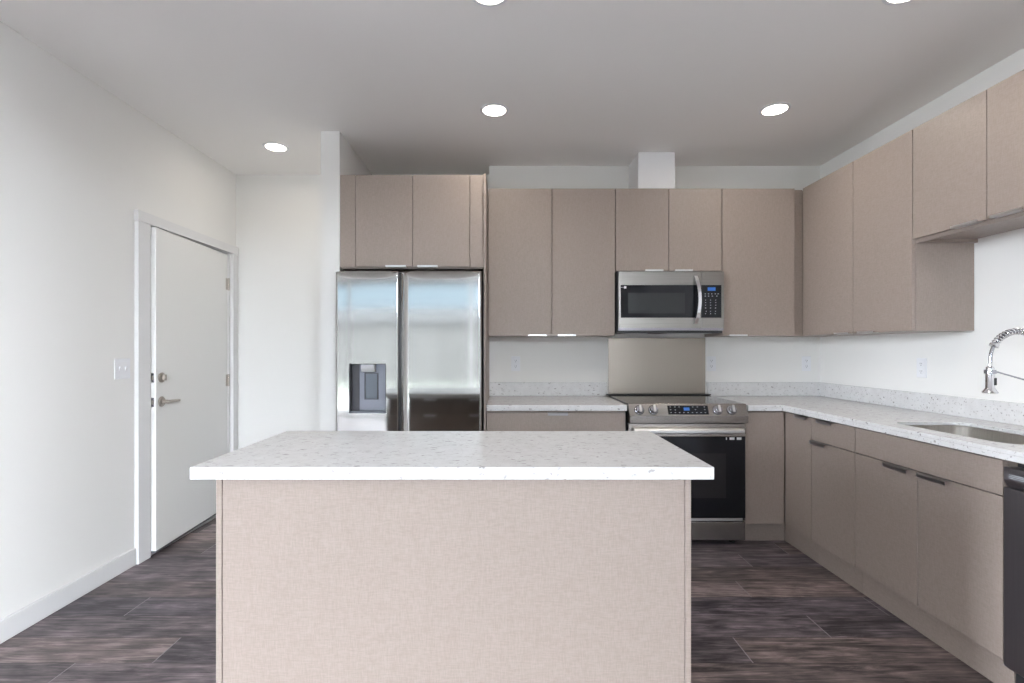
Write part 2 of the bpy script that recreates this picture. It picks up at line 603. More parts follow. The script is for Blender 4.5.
box(wr, -4.75, WX0, REAR - 0.12, REAR, 0, CEIL)
box(wr, WX1, RX, REAR - 0.12, REAR, 0, CEIL)
box(wr, WX0, WX1, REAR - 0.12, REAR, WZ1, CEIL)
box(wr, WX0, WX1, REAR - 0.12, REAR, 0, WZ0)
struct('wall_rear', wr, M_wall)
splits = [WX0, -3.45, -0.18, 1.0, WX1]
for i in range(4):
    a, b = splits[i] + 0.002, splits[i + 1] - 0.002
    w = thing('window_%d' % (i + 1), None, None, ((a + b) / 2, REAR - 0.06, WZ0), kind='structure')
    fb = B()
    t = 0.05
    box(fb, a, a + t, REAR - 0.09, REAR - 0.03, WZ0 + .001, WZ1 - .001); box(fb, b - t, b, REAR - 0.09, REAR - 0.03, WZ0 + .001, WZ1 - .001)
    box(fb, a + t, b - t, REAR - 0.09, REAR - 0.03, WZ0 + .001, WZ0 + t); box(fb, a + t, b - t, REAR - 0.09, REAR - 0.03, WZ1 - t, WZ1 - .001)
    obj('window_frame', fb, M_trim, w)
    obj('window_pane', bx(a + t, b - t, REAR - 0.063, REAR - 0.059, WZ0 + t, WZ1 - t), M_glass, w)

num = 5  # both side windows are unseen, added to balance the daylight
for xa, ya, yb_, n_, zb_ in ((RX + 0.05, LY0, LY1, 1, WZ0), (-4.86, KY0, KY1, 1, WZ0)):
    for i in range(n_):
        hw_ = (yb_ - ya) / n_
        a, b = ya + hw_ * i + 0.002, ya + hw_ * (i + 1) - 0.002
        w = thing('window_%d' % num, None, None, (xa, (a + b) / 2, zb_), kind='structure')
        num += 1
        fb = B(); t = 0.05
        box(fb, xa, xa + .06, a, a + t, zb_ + .001, WZ1 - .001); box(fb, xa, xa + .06, b - t, b, zb_ + .001, WZ1 - .001)
        box(fb, xa, xa + .06, a + t, b - t, zb_ + .001, zb_ + t); box(fb, xa, xa + .06, a + t, b - t, WZ1 - t, WZ1 - .001)
        obj('window_frame', fb, M_trim, w)
        obj('window_pane', bx(xa + .028, xa + .032, a + t, b - t, zb_ + t, WZ1 - t), M_glass, w)

# outdoors, mirrored in the refrigerator, plus unseen slabs added to shape the daylight
struct('ground', bx(-30, 30, -40, 30, -0.6, -0.35), M_grass)
struct('bounce_slab', bx(-5, 9, -8.2, -5.701, -0.34, -0.05), M_bounce)  # reflector strip added past the overhang to brighten the ceiling
struct('balcony_floor', bx(-5, 9, -5.7, REAR - 0.16, -0.34, -0.05), M_deck)
struct('sky_block_slab', bx(-5.0, 2.7, -5.9, REAR - 0.16, 2.84, 3.0), M_render)  # unseen overhang added to keep the high sky off the rear windows
struct('side_bounce_slab', bx(2.8, 9, REAR - 0.159, 4.2, -0.34, -0.05), M_bounce)  # unseen reflector added outside the right window, bounces light upwards
struct('left_bounce_slab', bx(-12, -4.95, REAR - 0.159, 4.2, -0.34, -0.05), M_bounce)  # unseen reflector added outside the living window, also for bounce
bd = thing('building', 'pale rendered building beyond the windows, mirrored in the refrigerator doors', 'building', (-3, -14, -0.14))
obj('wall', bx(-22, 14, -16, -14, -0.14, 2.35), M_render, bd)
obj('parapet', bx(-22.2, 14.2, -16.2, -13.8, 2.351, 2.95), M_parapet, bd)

# skirting and door casing
def skirting(name, bm): struct(name, bm, M_trim, bevel=0.003)
skirting('baseboard_left', bx(LX + .0005, LX + 0.015, 1.45, 2.955, 0.001, 0.10))
skirting('baseboard_back', bx(LX + 0.02, -1.201, YH - 0.014, YH - .0005, 0.001, 0.10))
skirting('baseboard_partition', bx(-1.2145, -1.2005, 3.266, YH - 0.016, 0.001, 0.10))
CX = LX + 0.026
struct('trim_1', bx(LX + .0005, CX, 2.957, 3.060, 0.001, 2.036), M_trim, bevel=0.002)
struct('trim_2', bx(LX + .0005, CX, 3.992, 4.060, 0.001, 2.036), M_trim, bevel=0.002)
struct('trim_3', bx(LX + .0005, CX + 0.002, 2.952, 4.066, 2.037, 2.10), M_trim, bevel=0.002)
jb = B()
box(jb, LX - 0.139, LX - .0005, DY0 + .0005, DY0 + 0.016, 0.001, DH - .001)
box(jb, LX - 0.139, LX - .0005, DY1 - 0.016, DY1 - .0005, 0.001, DH - .001)
box(jb, LX - 0.139, LX - .0005, DY0 + 0.016, DY1 - 0.016, DH - 0.016, DH - .001)
struct('trim_4', jb, M_trim)
struct('trim_5', bx(LX - 0.13, LX + 0.012, DY0 + 0.018, DY1 - 0.018, 0.001, 0.018), M_alu, bevel=0.004)  # threshold

# the door leaf, standing a little ajar; hinged on its far side
hy = 3.966
dr = thing('door_1', None, None, (LX + 0.002, hy, 0.0), kind='structure', rz=math.radians(3.4))
dx = LX - 0.004
lw = 0.895
obj('door_leaf', bx(dx - 0.036, dx, hy - lw, hy - 0.004, 0.034, 2.024), M_door, dr, bevel=0.0015)
obj('door_sweep', bx(dx - 0.033, dx - 0.003, hy - lw + 0.004, hy - 0.01, 0.020, 0.034), M_seal, dr, label='dark rubber sweep along the door bottom')
kx = dx + .0003
hb = lathe(B(), (kx, hy - lw + 0.050, 1.098), (1, 0, 0), [(0, 0.031), (0.006, 0.031), (0.010, 0.026), (0.012, 0.018)])
box(hb, kx + 0.011, kx + 0.030, hy - lw + 0.044, hy - lw + 0.056, 1.080, 1.116)
obj('deadbolt', hb, M_nickel, dr, label='round satin nickel deadbolt thumb turn', smooth=True)
hb = lathe(B(), (kx, hy - lw + 0.050, 0.948), (1, 0, 0), [(0, 0.032), (0.006, 0.032), (0.010, 0.028), (0.012, 0.012), (0.045, 0.011), (0.052, 0.009)])
tube(hb, [(kx + 0.046, hy - lw + 0.042, 0.948), (kx + 0.050, hy - lw + 0.075, 0.948), (kx + 0.050, hy - lw + 0.155, 0.946)], [0.011, 0.010, 0.008], 12)
obj('door_handle', hb, M_nickel, dr, label='satin nickel lever handle', smooth=True)
for z in (1.098, 0.948):
    obj('latch_plate', bx(dx - 0.028, dx - 0.012, hy - lw - 0.0012, hy - lw - .0001, z - 0.028, z + 0.028), M_chromed, dr)
    obj('latch_bolt', bx(dx - 0.025, dx - 0.015, hy - lw - 0.006, hy - lw - 0.0013, z - 0.013, z + 0.013), M_nickel, dr)
for z in (1.79, 1.03, 0.25):
    hb = B()
    lathe(hb, (dx + 0.008, hy - 0.002, z - 0.05), (0, 0, 1), [(0, 0.003), (0.002, 0.0075), (0.098, 0.0075), (0.100, 0.003)], 14)
    box(hb, dx + .0003, dx + 0.003, hy - 0.034, hy - 0.004, z - 0.045, z + 0.045)
    obj('hinge', hb, M_nickel, dr, smooth=True)


# ================================================================== cabinets
GAP = 0.002
TH = 0.019


def tab_handle(parent, axis, c0, c1, face, z, up, sgn=-1):
    """a thin edge pull: axis 'x' runs along x with the front face at y=face; axis 'y' runs along y with the face at x=face"""
    bm = B()
    d = 0.022 if not up else 0.014
    lip = 0.017 if not up else 0.0085
    if not up:      # hooked over the top edge of a door or drawer
        prof = [(0.017, z), (0.017, z + .0022), (-d, z + .0022), (-d - .004, z - .002), (-d - .004, z - lip), (-d - .0015, z - lip), (-d - .0015, z - .0015), (-d, z)]
    else:           # hooked under the bottom edge
        prof = [(0.017, z - .0022), (0.017, z), (-d, z), (-d, z + lip), (-d - .0025, z + lip), (-d - .0025, z - .0022)]
    if axis == 'x':
        prism_x(bm, [(face + p, q) for p, q in prof], c0, c1)
    else:
        prism_y(bm, [(face + p, q) for p, q in prof], c0, c1)
    return obj('handle', bm, M_alu if up else M_alud, parent)


def front(name, parent, axis, a, b, z0, z1, face, handle=None, up=False, label=None):
    """door or drawer front; handle=(c0,c1)"""
    if axis == 'x':
        bm = bx(a + GAP, b - GAP, face, face + TH, z0, z1)
    else:
        bm = bx(face, face + TH, a + GAP, b - GAP, z0, z1)
    d = obj(name, bm, M_lam, parent, bevel=0.0012, label=label)
    if handle:
        tab_handle(d, axis, handle[0], handle[1], face, (z0 - .0004) if up else (z1 + .0004), up)
    return d


def carcass(parent, x0, x1, y0, y1, z0, z1, open_top=False, name='body'):
    bm = B(); t = 0.018
    box(bm, x0, x0 + t, y0, y1, z0, z1); box(bm, x1 - t, x1, y0, y1, z0, z1)
    box(bm, x0 + t, x1 - t, y0, y1, z0, z0 + t)
    if not open_top:
        box(bm, x0 + t, x1 - t, y0, y1, z1 - t, z1)
    return bm, t


UT, UB, RB = 2.423, 1.368, 1.836
FT = 2.414
# over the fridge -------------------------------------------------
FY = 3.268
c = thing('fridge_cabinet', 'taupe two-door wall cabinet with filler strips mounted above the refrigerator', 'cabinet', (-0.6, 3.6, 1.82))
obj('body', bx(-1.075, -0.136, FY + TH + .001, YH - .002, 1.804, FT), M_lam, c)
obj('filler_strip', bx(-1.075, -0.975, FY + .001, FY + TH, 1.811, FT), M_lam, c, bevel=0.001)
front('door', c, 'x', -0.973, -0.600, 1.814, FT, FY, (-0.775, -0.642), True)
front('door', c, 'x', -0.600, -0.226, 1.814, FT, FY, (-0.568, -0.435), True)
obj('filler_strip', bx(-0.224, -0.136, FY + .001, FY + TH, 1.811, FT), M_lam, c, bevel=0.001)
p = bx(-0.1345, -0.1200, 3.235, YH - .002, 0.002, FT - .001)
tag(obj('end_panel', p, M_lam, bevel=0.001), 'narrow taupe full-height end panel standing right of the refrigerator', 'cabinet panel')

# left upper -------------------------------------------------------
c = thing('wall_cabinet', 'taupe two-door wall cabinet hung between the refrigerator and the microwave', 'cabinet', (0.336, 3.75, UB))
obj('body', bx(-0.116, 0.790, UD + TH + .001, YK - .001, UB + .003, UT), M_lam, c)
front('door', c, 'x', -0.116, 0.338, UB + .004, UT, UD, (0.168, 0.298), True)
front('door', c, 'x', 0.338, 0.790, UB + .004, UT, UD, (0.380, 0.508), True)
# above the microwave
c = thing('wall_cabinet', 'short taupe two-door wall cabinet directly above the microwave', 'cabinet', (1.175, 3.75, 1.83))
obj('body', bx(0.792, 1.552, UD + TH + .001, YK - .001, 1.832, UT), M_lam, c)
front('door', c, 'x', 0.792, 1.172, 1.834, UT, UD, (1.002, 1.130), True)
front('door', c, 'x', 1.172, 1.552, 1.834, UT, UD, (1.215, 1.340), True)
# corner, back wall
c = thing('corner_cabinet', 'taupe single-door wall cabinet in the corner right of the microwave', 'cabinet', (1.85, 3.75, UB))
cb_ = bx(1.554, 2.074, UD + TH + .001, YK - .001, UB + .003, UT)
box(cb_, 2.074, RX - .001, UD + 0.056, YK - .001, UB + .003, UT)
obj('body', cb_, M_lam, c)
front('door', c, 'x', 1.554, 2.074, UB + .004, UT, UD, (1.600, 1.728), True)
obj('filler_strip', bx(2.076, 2.147, UD + .034, UD + .054, UB + .004, UT), M_lam, c, bevel=0.001)
# right wall, full height
UX = 2.130
c = thing('wall_cabinet', 'full-height taupe two-door wall cabinet on the right wall beside the corner', 'cabinet', (2.3, 3.08, UB))
obj('body', bx(UX + TH + .001, RX - .001, 2.612, UD + TH - .001, UB + .003, UT), M_lam, c)
front('door', c, 'y', 3.058, UD + .003, UB + .004, UT, UX, (3.08, 3.21), True)
front('door', c, 'y', 2.612, 3.056, UB + .004, UT, UX, (2.87, 3.00), True)
# raised over the sink
c = thing('sink_wall_cabinet', 'short raised taupe two-door wall cabinet on the right wall above the sink', 'cabinet', (2.3, 2.2, RB))
bm = bx(UX + TH + .001, RX - .001, 1.800, 2.610, RB + .012, UT)
obj('body', bm, M_lam, c)
lp = B(); box(lp, UX + TH + .001, UX + 2 * TH, 1.800, 2.610, RB - .008, RB + .0115); box(lp, UX + 2 * TH + .001, RX - .001, 2.592, 2.610, RB - .008, RB + .0115)
obj('bottom_rail', lp, M_lam, c)
front('door', c, 'y', 2.209, 2.610, RB + .012, UT, UX, (2.238, 2.372), True)
front('door', c, 'y', 1.800, 2.209, RB + .012, UT, UX, (2.045, 2.180), True)

# duct box
tag(obj('duct_cover', bx(0.966, 1.232, 3.613, YK - .001, UT + .001, CEIL - .001), M_duct, bevel=0.002),
    'white boxed duct cover standing on the cabinet above the microwave', 'duct cover')

# base cabinets -----------------------------------------------------
BY, BX = 3.257, 1.827
CT0, CT1 = 0.876, 0.914


def base_body(parent, x0, x1, y0, y1, facing):
    bm, t = carcass(parent, x0, x1, y0, y1, 0.125, CT0 - .002, True)
    if facing == 'y':
        box(bm, x0 + t, x1 - t, y1 - t, y1, 0.125 + t, CT0 - .002)
        box(bm, x0 + t, x1 - t, y0, y0 + t, CT0 - .045, CT0 - .002)
        kick = bx(x0, x1, y0 + 0.055, y0 + 0.073, 0.001, 0.124)
    else:
        box(bm, x1 - t, x1, y0 + t, y1 - t, 0.125 + t, CT0 - .002) if False else box(bm, x0 + t, x1 - t, y0, y0 + t * 0.01, 0.125 + t, 0.125 + t * 1.01)
        box(bm, x0, x0 + t, y0 + t, y1 - t, 0.735 - .03, 0.735 + .01)
        kick = bx(x0 + 0.030, x0 + 0.048, y0, y1, 0.001, 0.124)
    obj('body', bm, M_lam, parent)
    obj('toe_kick', kick, M_lam, parent)


c = thing('base_cabinet', 'taupe base cabinet with wide top drawer between the refrigerator and the range', 'cabinet', (0.336, 3.57, 0))
base_body(c, -0.117, 0.790, BY + TH + .001, YK - .002, 'y')
front('drawer', c, 'x', -0.117, 0.790, 0.737, 0.862, BY, (0.280, 0.410))
front('door', c, 'x', -0.117, 0.337, 0.137, 0.733, BY, (0.19, 0.32))
front('door', c, 'x', 0.337, 0.790, 0.137, 0.733, BY, (0.355, 0.485))

c = thing('corner_base_cabinet', 'taupe base cabinet filling the corner right of the range under the worktop', 'cabinet', (1.9, 3.57, 0))
bm = B(); t = .018
x0, x1, y0, y1 = 1.567, RX - .002, BY + TH + .001, YK - .002
box(bm, x0, x0 + t, y0, y1, .125, CT0 - .002); box(bm, x1 - t, x1, y0, y1, .125, CT0 - .002)
box(bm, x0 + t, x1 - t, y0, y1, .125, .125 + t); box(bm, x0 + t, x1 - t, y1 - t, y1, .125 + t, CT0 - .002)
obj('body', bm, M_lam, c)
obj('toe_kick', bx(1.567, BX + 0.058, BY + 0.073, BY + 0.091, 0.001, 0.124), M_lam, c)
front('door', c, 'x', 1.567, BX - .002, 0.137, 0.866, BY)

def side_base(name, label, y0, y1, fronts):
    c = thing(name, label, 'cabinet', (2.1, (y0 + y1) / 2, 0))
    bm = B(); t = .018
    x0, x1 = BX + TH + .001, RX - .002
    box(bm, x0, x1, y0 + .0005, y0 + t, .125, CT0 - .002); box(bm, x0, x1, y1 - t, y1 - .0005, .125, CT0 - .002)
    box(bm, x0, x1, y0 + t, y1 - t, .125, .125 + t); box(bm, x1 - t, x1, y0 + t, y1 - t, .125 + t, CT0 - .002)
    box(bm, x0, x0 + t, y0 + t, y1 - t, .722, .746)
    obj('body', bm, M_lam, c)
    obj('toe_kick', bx(BX + 0.040, BX + 0.058, y0, BY + 0.0725 if y1 > 3.2 else y1, 0.001, 0.124), M_lam, c)
    for f in fronts:
        front(f[0], c, 'y', f[1], f[2], f[3], f[4], BX, f[5] if len(f) > 5 else None)
    return c


side_base('narrow_base_cabinet', 'narrow taupe base cabinet on the right run, nearest the corner', 2.979, BY + TH - .003,
          [('door', 2.979, BY - .001, 0.137, 0.866, (3.00, 3.12))])
side_base('drawer_cabinet', 'taupe base cabinet with one drawer over one door on the right run', 2.607, 2.977,
          [('drawer', 2.607, 2.977, 0.737, 0.866, (2.765, 2.895)), ('door', 2.607, 2.977, 0.137, 0.733, (2.825, 2.960))])
side_base('sink_base_cabinet', 'wide taupe two-door base cabinet with plain front panel under the sink', 1.832, 2.605,
          [('front_panel', 1.832, 2.605, 0.737, 0.866), ('door', 2.212, 2.605, 0.137, 0.733, (2.245, 2.385)), ('door', 1.832, 2.210, 0.137, 0.733, (2.047, 2.188))])

# worktops ------------------------------------------------------------
w = thing('worktop', 'short white speckled quartz worktop between the refrigerator and the range', 'worktop', (0.33, 3.56, CT0))
obj('slab', bx(-0.117, 0.793, 3.232, YK - .001, CT0, CT1), M_quartz, w, bevel=0.002)
obj('upstand', bx(-0.117, 0.793, YK - 0.021, YK - .001, CT1 + .0005, 1.018), M_quartz, w, bevel=0.0015)
SX0, SX1, SY0, SY1 = 1.905, 2.268, 1.885, 2.478
w = thing('worktop', 'long L-shaped white quartz worktop right of the range, holding the sink', 'worktop', (2.1, 2.5, CT0))
WXF = 1.800
outer = [(1.575, 3.232), (WXF, 3.232), (WXF, 1.18), (RX - .001, 1.18), (RX - .001, YK - .001), (1.575, YK - .001)]
obj('slab', slab(B(), outer, [loop_rounded(SX0, SX1, SY0, SY1, 0.075, 10)], CT1 - 0.016, CT1), M_quartz, w, bevel=0.0015)
ed = B()
prism = [(1.575, 3.232), (WXF, 3.232), (WXF, 1.18), (WXF + 0.03, 1.18), (WXF + 0.03, 3.262), (1.575, 3.262)]
slab(ed, prism, [], CT0, CT1 - 0.0162)
obj('front_edge', ed, M_quartz, w)
up = B()
box(up, 1.575, RX - .001, YK - 0.021, YK - .001, CT1 + .0005, 1.018)
obj('upstand', up, M_quartz, w, bevel=0.0015)
obj('upstand', bx(RX - 0.021, RX - .001, 1.18, YK - 0.0215, CT1 + .0005, 1.018), M_quartz, w, bevel=0.0015)

# sink -----------------------------------------------------------------
def sink():
    s = thing('sink', 'stainless undermount sink bowl set into the right worktop', 'sink', ((SX0 + SX1) / 2, (SY0 + SY1) / 2, 0.67))
    bm = B()
    levels = [(-0.014, CT1 - .0175), (0.002, CT1 - .0175), (0.000, CT1 - 0.026), (0.006, 0.72), (0.014, 0.690), (0.040, 0.678), (0.10, 0.674)]
    rings = []
    for inset, z in levels:
        r = max(0.02, 0.073 - max(0, inset) * 0.4)
        pts = loop_rounded(SX0 - .001 + inset, SX1 + .001 - inset, SY0 - .001 + inset, SY1 + .001 - inset, r, 10)
        rings.append([bm.verts.new((x, y, z)) for x, y in pts])
    for a, b in zip(rings, rings[1:]):
        for i in range(len(a)):
            j = (i + 1) % len(a)
            bm.faces.new((a[i], b[i], b[j], a[j]))
    bm.faces.new(rings[-1])
    o = obj('bowl', bm, M_sink, s, smooth=True)
    md = o.modifiers.new('solid', 'SOLIDIFY'); md.thickness = 0.0012; md.offset = 0
    cx, cy = (SX0 + SX1) / 2, (SY0 + SY1) / 2
    obj('drain', lathe(B(), (cx, cy, 0.6755), (0, 0, 1), [(0, 0.055), (0.003, 0.055), (0.004, 0.048), (0.001, 0.035), (0.001, 0.0)], 32), M_chromed, s, smooth=True)


sink()

# faucet ----------------------------------------------------------------
def faucet():
    FX, FYY = 2.362, 2.18
    f = thing('faucet', 'chrome spring-neck pull-down faucet standing behind the sink', 'faucet', (FX, FYY, CT1))
    obj('post', lathe(B(), (FX, FYY, CT1 + .0005), (0, 0, 1), [(0, 0.028), (0.006, 0.028), (0.010, 0.022), (0.012, 0.019), (0.10, 0.019), (0.105, 0.014), (0.26, 0.014), (0.262, 0.011), (0.29, 0.011)], 28), M_chrome, f, smooth=True)
    obj('lever', tube(B(), [(FX + 0.0, FYY - 0.018, CT1 + 0.06), (FX, FYY - 0.045, CT1 + 0.065), (FX, FYY - 0.11, CT1 + 0.095)], [0.009, 0.007, 0.005], 14), M_chrome, f, smooth=True)
    # path of hose: up from post, over an arc, down to the head
    R_ = 0.1215
    cx, cz = FX - R_, 1.231
    path = [(FX, FYY, z) for z in [CT1 + 0.285 + k * (cz - CT1 - 0.285) / 6 for k in range(6)]]
    path += [(cx + R_ * math.cos(math.radians(a)), FYY, cz + R_ * math.sin(math.radians(a))) for a in range(0, 181, 6)]
    endx = FX - 2 * R_
    path += [(endx - 0.001, FYY, cz - 0.02), (endx - 0.0015, FYY, cz - 0.04)]
    obj('hose', tube(B(), path, 0.0065, 12), M_chromed, f, smooth=True, label='grey inner hose of the faucet')
    # spring, ending part-way down the arc
    sp_path = [Vector(p) for p in path[:6]] + [Vector((cx + R_ * math.cos(math.radians(a)), FYY, cz + R_ * math.sin(math.radians(a)))) for a in range(0, 149, 4)]
    L = [0]
    for a, b in zip(sp_path, sp_path[1:]):
        L.append(L[-1] + (b - a).length)
    tot = L[-1]; pitch = 0.0135; turns = tot / pitch; steps = int(turns * 14)
    pts = []
    for i in range(steps + 1):
        s_ = tot * i / steps
        k = max(j for j in range(len(L)) if L[j] <= s_ + 1e-9); k = min(k, len(L) - 2)
        u = (s_ - L[k]) / (L[k + 1] - L[k]); c_ = sp_path[k].lerp(sp_path[k + 1], u)
        t = (sp_path[k + 1] - sp_path[k]).normalized()
        n1 = Vector((0, 1, 0)); n2 = t.cross(n1)
        a = 2 * math.pi * s_ / pitch
        pts.append(c_ + (n1 * math.cos(a) + n2 * math.sin(a)) * 0.0125)
    obj('spring', tube(B(), pts, 0.0030, 7), M_chrome, f, smooth=True)
    a = math.radians(150)
    ec = Vector((cx + R_ * math.cos(a), FYY, cz + R_ * math.sin(a))); td = Vector((-math.sin(a), 0, math.cos(a)))
    obj('spring_collar', lathe(B(), ec - td * 0.006, td, [(0, 0.012), (0.002, 0.0165), (0.012, 0.0165), (0.014, 0.010)], 24), M_chrome, f, smooth=True)
    hx = endx - 0.002
    h = lathe(B(), (hx, FYY, 1.083), (0, 0, 1), [(0, 0.010), (0, 0.026), (0.005, 0.028), (0.010, 0.024), (0.022, 0.0165), (0.100, 0.0160), (0.112, 0.0140), (0.118, 0.008), (0.132, 0.0075)], 28)
    hd = obj('spray_head', h, M_chrome, f, smooth=True)
    obj('spray_button', bx(hx + 0.003, hx + 0.013, FYY - 0.0185, FYY - 0.0125, 1.118, 1.150), M_black, hd, label='black spray button', bevel=0.002)
    # magnetic cradle and arm back to the post
    obj('cradle', lathe(B(), (hx, FYY, 1.168), (0, 0, 1), [(0, 0.0162), (0, 0.0205), (0.016, 0.0205), (0.016, 0.0162), (0, 0.0162)], 28), M_chromed, f, smooth=True)
    obj('holder_arm', tube(B(), [(hx + 0.020, FYY, 1.178), (FX - 0.014, FYY, 1.118)], 0.0034, 12), M_chromed, f, smooth=True)
    obj('arm_clamp', lathe(B(), (FX, FYY, 1.102), (0, 0, 1), [(0, 0.0145), (0, 0.0185), (0.028, 0.0185), (0.028, 0.0145), (0, 0.0145)], 24), M_chrome, f, smooth=True)


faucet()

# ================================================================== refrigerator
def fridge():
    FF = 3.135
    f = thing('refrigerator', 'stainless side-by-side refrigerator with an ice and water dispenser in its left door', 'refrigerator', (-0.6, 3.5, 0))
    obj('body', bx(-1.046, -0.150, 3.215, 3.96, 0.03, 1.745), M_dark, f, label='dark grey refrigerator body')
    obj('kick_grille', bx(-1.040, -0.156, 3.17, 3.214, 0.012, 0.07), M_black, f)

    def door(x0, x1, chamL, chamR, hole):
        z0, z1 = 0.085, 1.768
        xs = set(); zs = set()
        n = 28
        for i in range(n + 1): xs.add(round(x0 + (x1 - x0) * i / n, 5))
        for e in (0.004, 0.008, 0.014, 0.02): xs.add(round(x0 + e, 5)); xs.add(round(x1 - e, 5))
        if chamL: xs.add(round(x0 + chamL, 5))
        if chamR: xs.add(round(x1 - chamR, 5))
        for i in range(24): zs.add(round(z0 + (z1 - 0.06 - z0) * i / 23, 5))
        for i in range(1, 15): zs.add(round(z1 - 0.06 + 0.06 * i / 14, 5))
        if hole:
            hx0, hx1, hz0, hz1 = hole
            xs = {x for x in xs if min(abs(x - hx0), abs(x - hx1)) > .004} | {hx0, hx1}
            zs = {z for z in zs if min(abs(z - hz0), abs(z - hz1)) > .004} | {hz0, hz1}
        xs = sorted(xs); zs = sorted(zs)
        cx, hw = (x0 + x1) / 2, (x1 - x0) / 2

        def yy(x, z):
            u = (x - cx) / hw
            y = FF + 0.010 * u * u * 0.6
            d = x1 - x
            r = chamR or 0.010
            if d < r: y += (r - d) ** 2 / r * (1.0 if chamR else 0.9)
            d = x - x0
            if chamL:
                if d < chamL: y += (chamL - d) * 0.55
            else:
                r = 0.010
                if d < r: y += (r - d) ** 2 / r * 0.9
            # crescent shaped scoop along the top edge
            h = 0.042 * (1 - abs(u) ** 4) + 0.006
            e = z - (z1 - h)
            if e > 0: y += (e / h) ** 1.6 * 0.022
            return y
        bm = B()
        g = {}
        for x in xs:
            for z in zs:
                g[(x, z)] = bm.verts.new((x, yy(x, z), z))
        for xa, xb in zip(xs, xs[1:]):
            for za, zb in zip(zs, zs[1:]):
                if hole and xa >= hx0 - 1e-6 and xb <= hx1 + 1e-6 and za >= hz0 - 1e-6 and zb <= hz1 + 1e-6:
                    continue
                bm.faces.new((g[(xa, za)], g[(xb, za)], g[(xb, zb)], g[(xa, zb)]))
        for k in list(bm.verts): k.index
        yb = 3.205
        per = [(x, zs[0]) for x in xs] + [(xs[-1], z) for z in zs[1:]] + [(x, zs[-1]) for x in xs[::-1][1:]] + [(xs[0], z) for z in zs[::-1][1:-1]]
        back = [bm.verts.new((x, yb, z)) for x, z in per]
        for i in range(len(per)):
            j = (i + 1) % len(per)
            bm.faces.new((g[per[i]], back[i], back[j], g[per[j]]))
        if hole is None:
            bm.faces.new(back)
        else:
            # back ring kept open in front of the dispenser well
            a = [v for v in back]
            bm.faces.new(a)
        return bm
    hole = (-0.974, -0.745, 0.873, 1.183)
    ld = obj('freezer_door', door(-1.062, -0.6685, 0, 0.006, hole), M_fridge, f, smooth=True)
    rd = obj('fridge_door', door(-0.6525, -0.146, 0.042, 0, None), M_fridge, f, smooth=True)
    obj('pocket_handle', bx(-0.6680, -0.6530, FF + 0.030, 3.2, 0.10, 1.76), M_black, f, label='dark recessed grip between the doors')
    for x in (-1.00, -0.20):
        obj('hinge_cover', bx(x - 0.03, x + 0.03, 3.19, 3.30, 1.7695 if False else 1.7465, 1.766) if False else bx(x - 0.03, x + 0.03, 3.216, 3.33, 1.7455, 1.775), M_dark, f, bevel=0.004)
    # dispenser
    x0, x1, z0, z1 = hole
    w = B(); t = 0.003; yb = FF + 0.063
    def quad(*ps): w.faces.new([w.verts.new(p) for p in ps])
    ya = FF + 0.001
    box(w, x0 - .001, x0 + 0.003, ya, yb, z0, z1); box(w, x1 - 0.003, x1 + .001, ya, yb, z0, z1)
    box(w, x0 + .003, x1 - .003, ya, yb, z1 - .003, z1 + .001); box(w, x0 + .003, x1 - .003, ya, yb, z0 - .001, z0 + 0.004)
    d = obj('dispenser', w, M_dark, ld, label='dark recessed ice and water dispenser')
    obj('back_panel', bx(x0 + 0.050, x1 - 0.004, yb - 0.010, yb, z0 + 0.0045, z1 - 0.0035), M_grey, ld, bevel=0.002, label='blue-grey dispenser back panel')
    obj('side_panel', bx(x0 + 0.0035, x0 + 0.0495, yb - 0.006, yb, z0 + 0.0045, z1 - 0.0035), M_dark, ld)
    nz = prism_x(B(), [(yb - 0.011, z1 - 0.004), (yb - 0.052, z1 - 0.004), (yb - 0.052, z1 - 0.030), (yb - 0.040, z1 - 0.052), (yb - 0.011, z1 - 0.052)], x0 + 0.070, x0 + 0.155)
    obj('nozzle', nz, M_lgrey, ld, bevel=0.003, label='light grey dispenser nozzle housing')
    fr = B()
    px0, px1, pz0, pz1 = x0 + 0.084, x0 + 0.170, 0.955, 1.125
    tt = 0.006
    box(fr, px0, px0 + tt, yb - 0.022, yb - 0.011, pz0, pz1); box(fr, px1 - tt, px1, yb - 0.022, yb - 0.011, pz0, pz1)
    box(fr, px0 + tt, px1 - tt, yb - 0.022, yb - 0.011, pz0, pz0 + tt); box(fr, px0 + tt, px1 - tt, yb - 0.022, yb - 0.011, pz1 - tt, pz1)
    obj('paddle_frame', fr, M_dark, ld)
    obj('paddle', bx(px0 + tt + .0005, px1 - tt - .0005, yb - 0.017, yb - 0.011, pz0 + tt + .0005, pz1 - tt - .0005), M_paddle, ld, label='grey dispenser paddle')
    obj('drip_tray', bx(x0 + 0.006, x1 - 0.006, FF + 0.004, yb - 0.011, z0 + 0.0045, z0 + 0.010), M_grey, ld)
    rim = B(); r = 0.004
    box(rim, x0 - r, x1 + r, FF - .0005, FF + .004, z0 - r - .001, z0 - .001)
    obj('trim_strip', rim, M_alu, ld)


fridge()

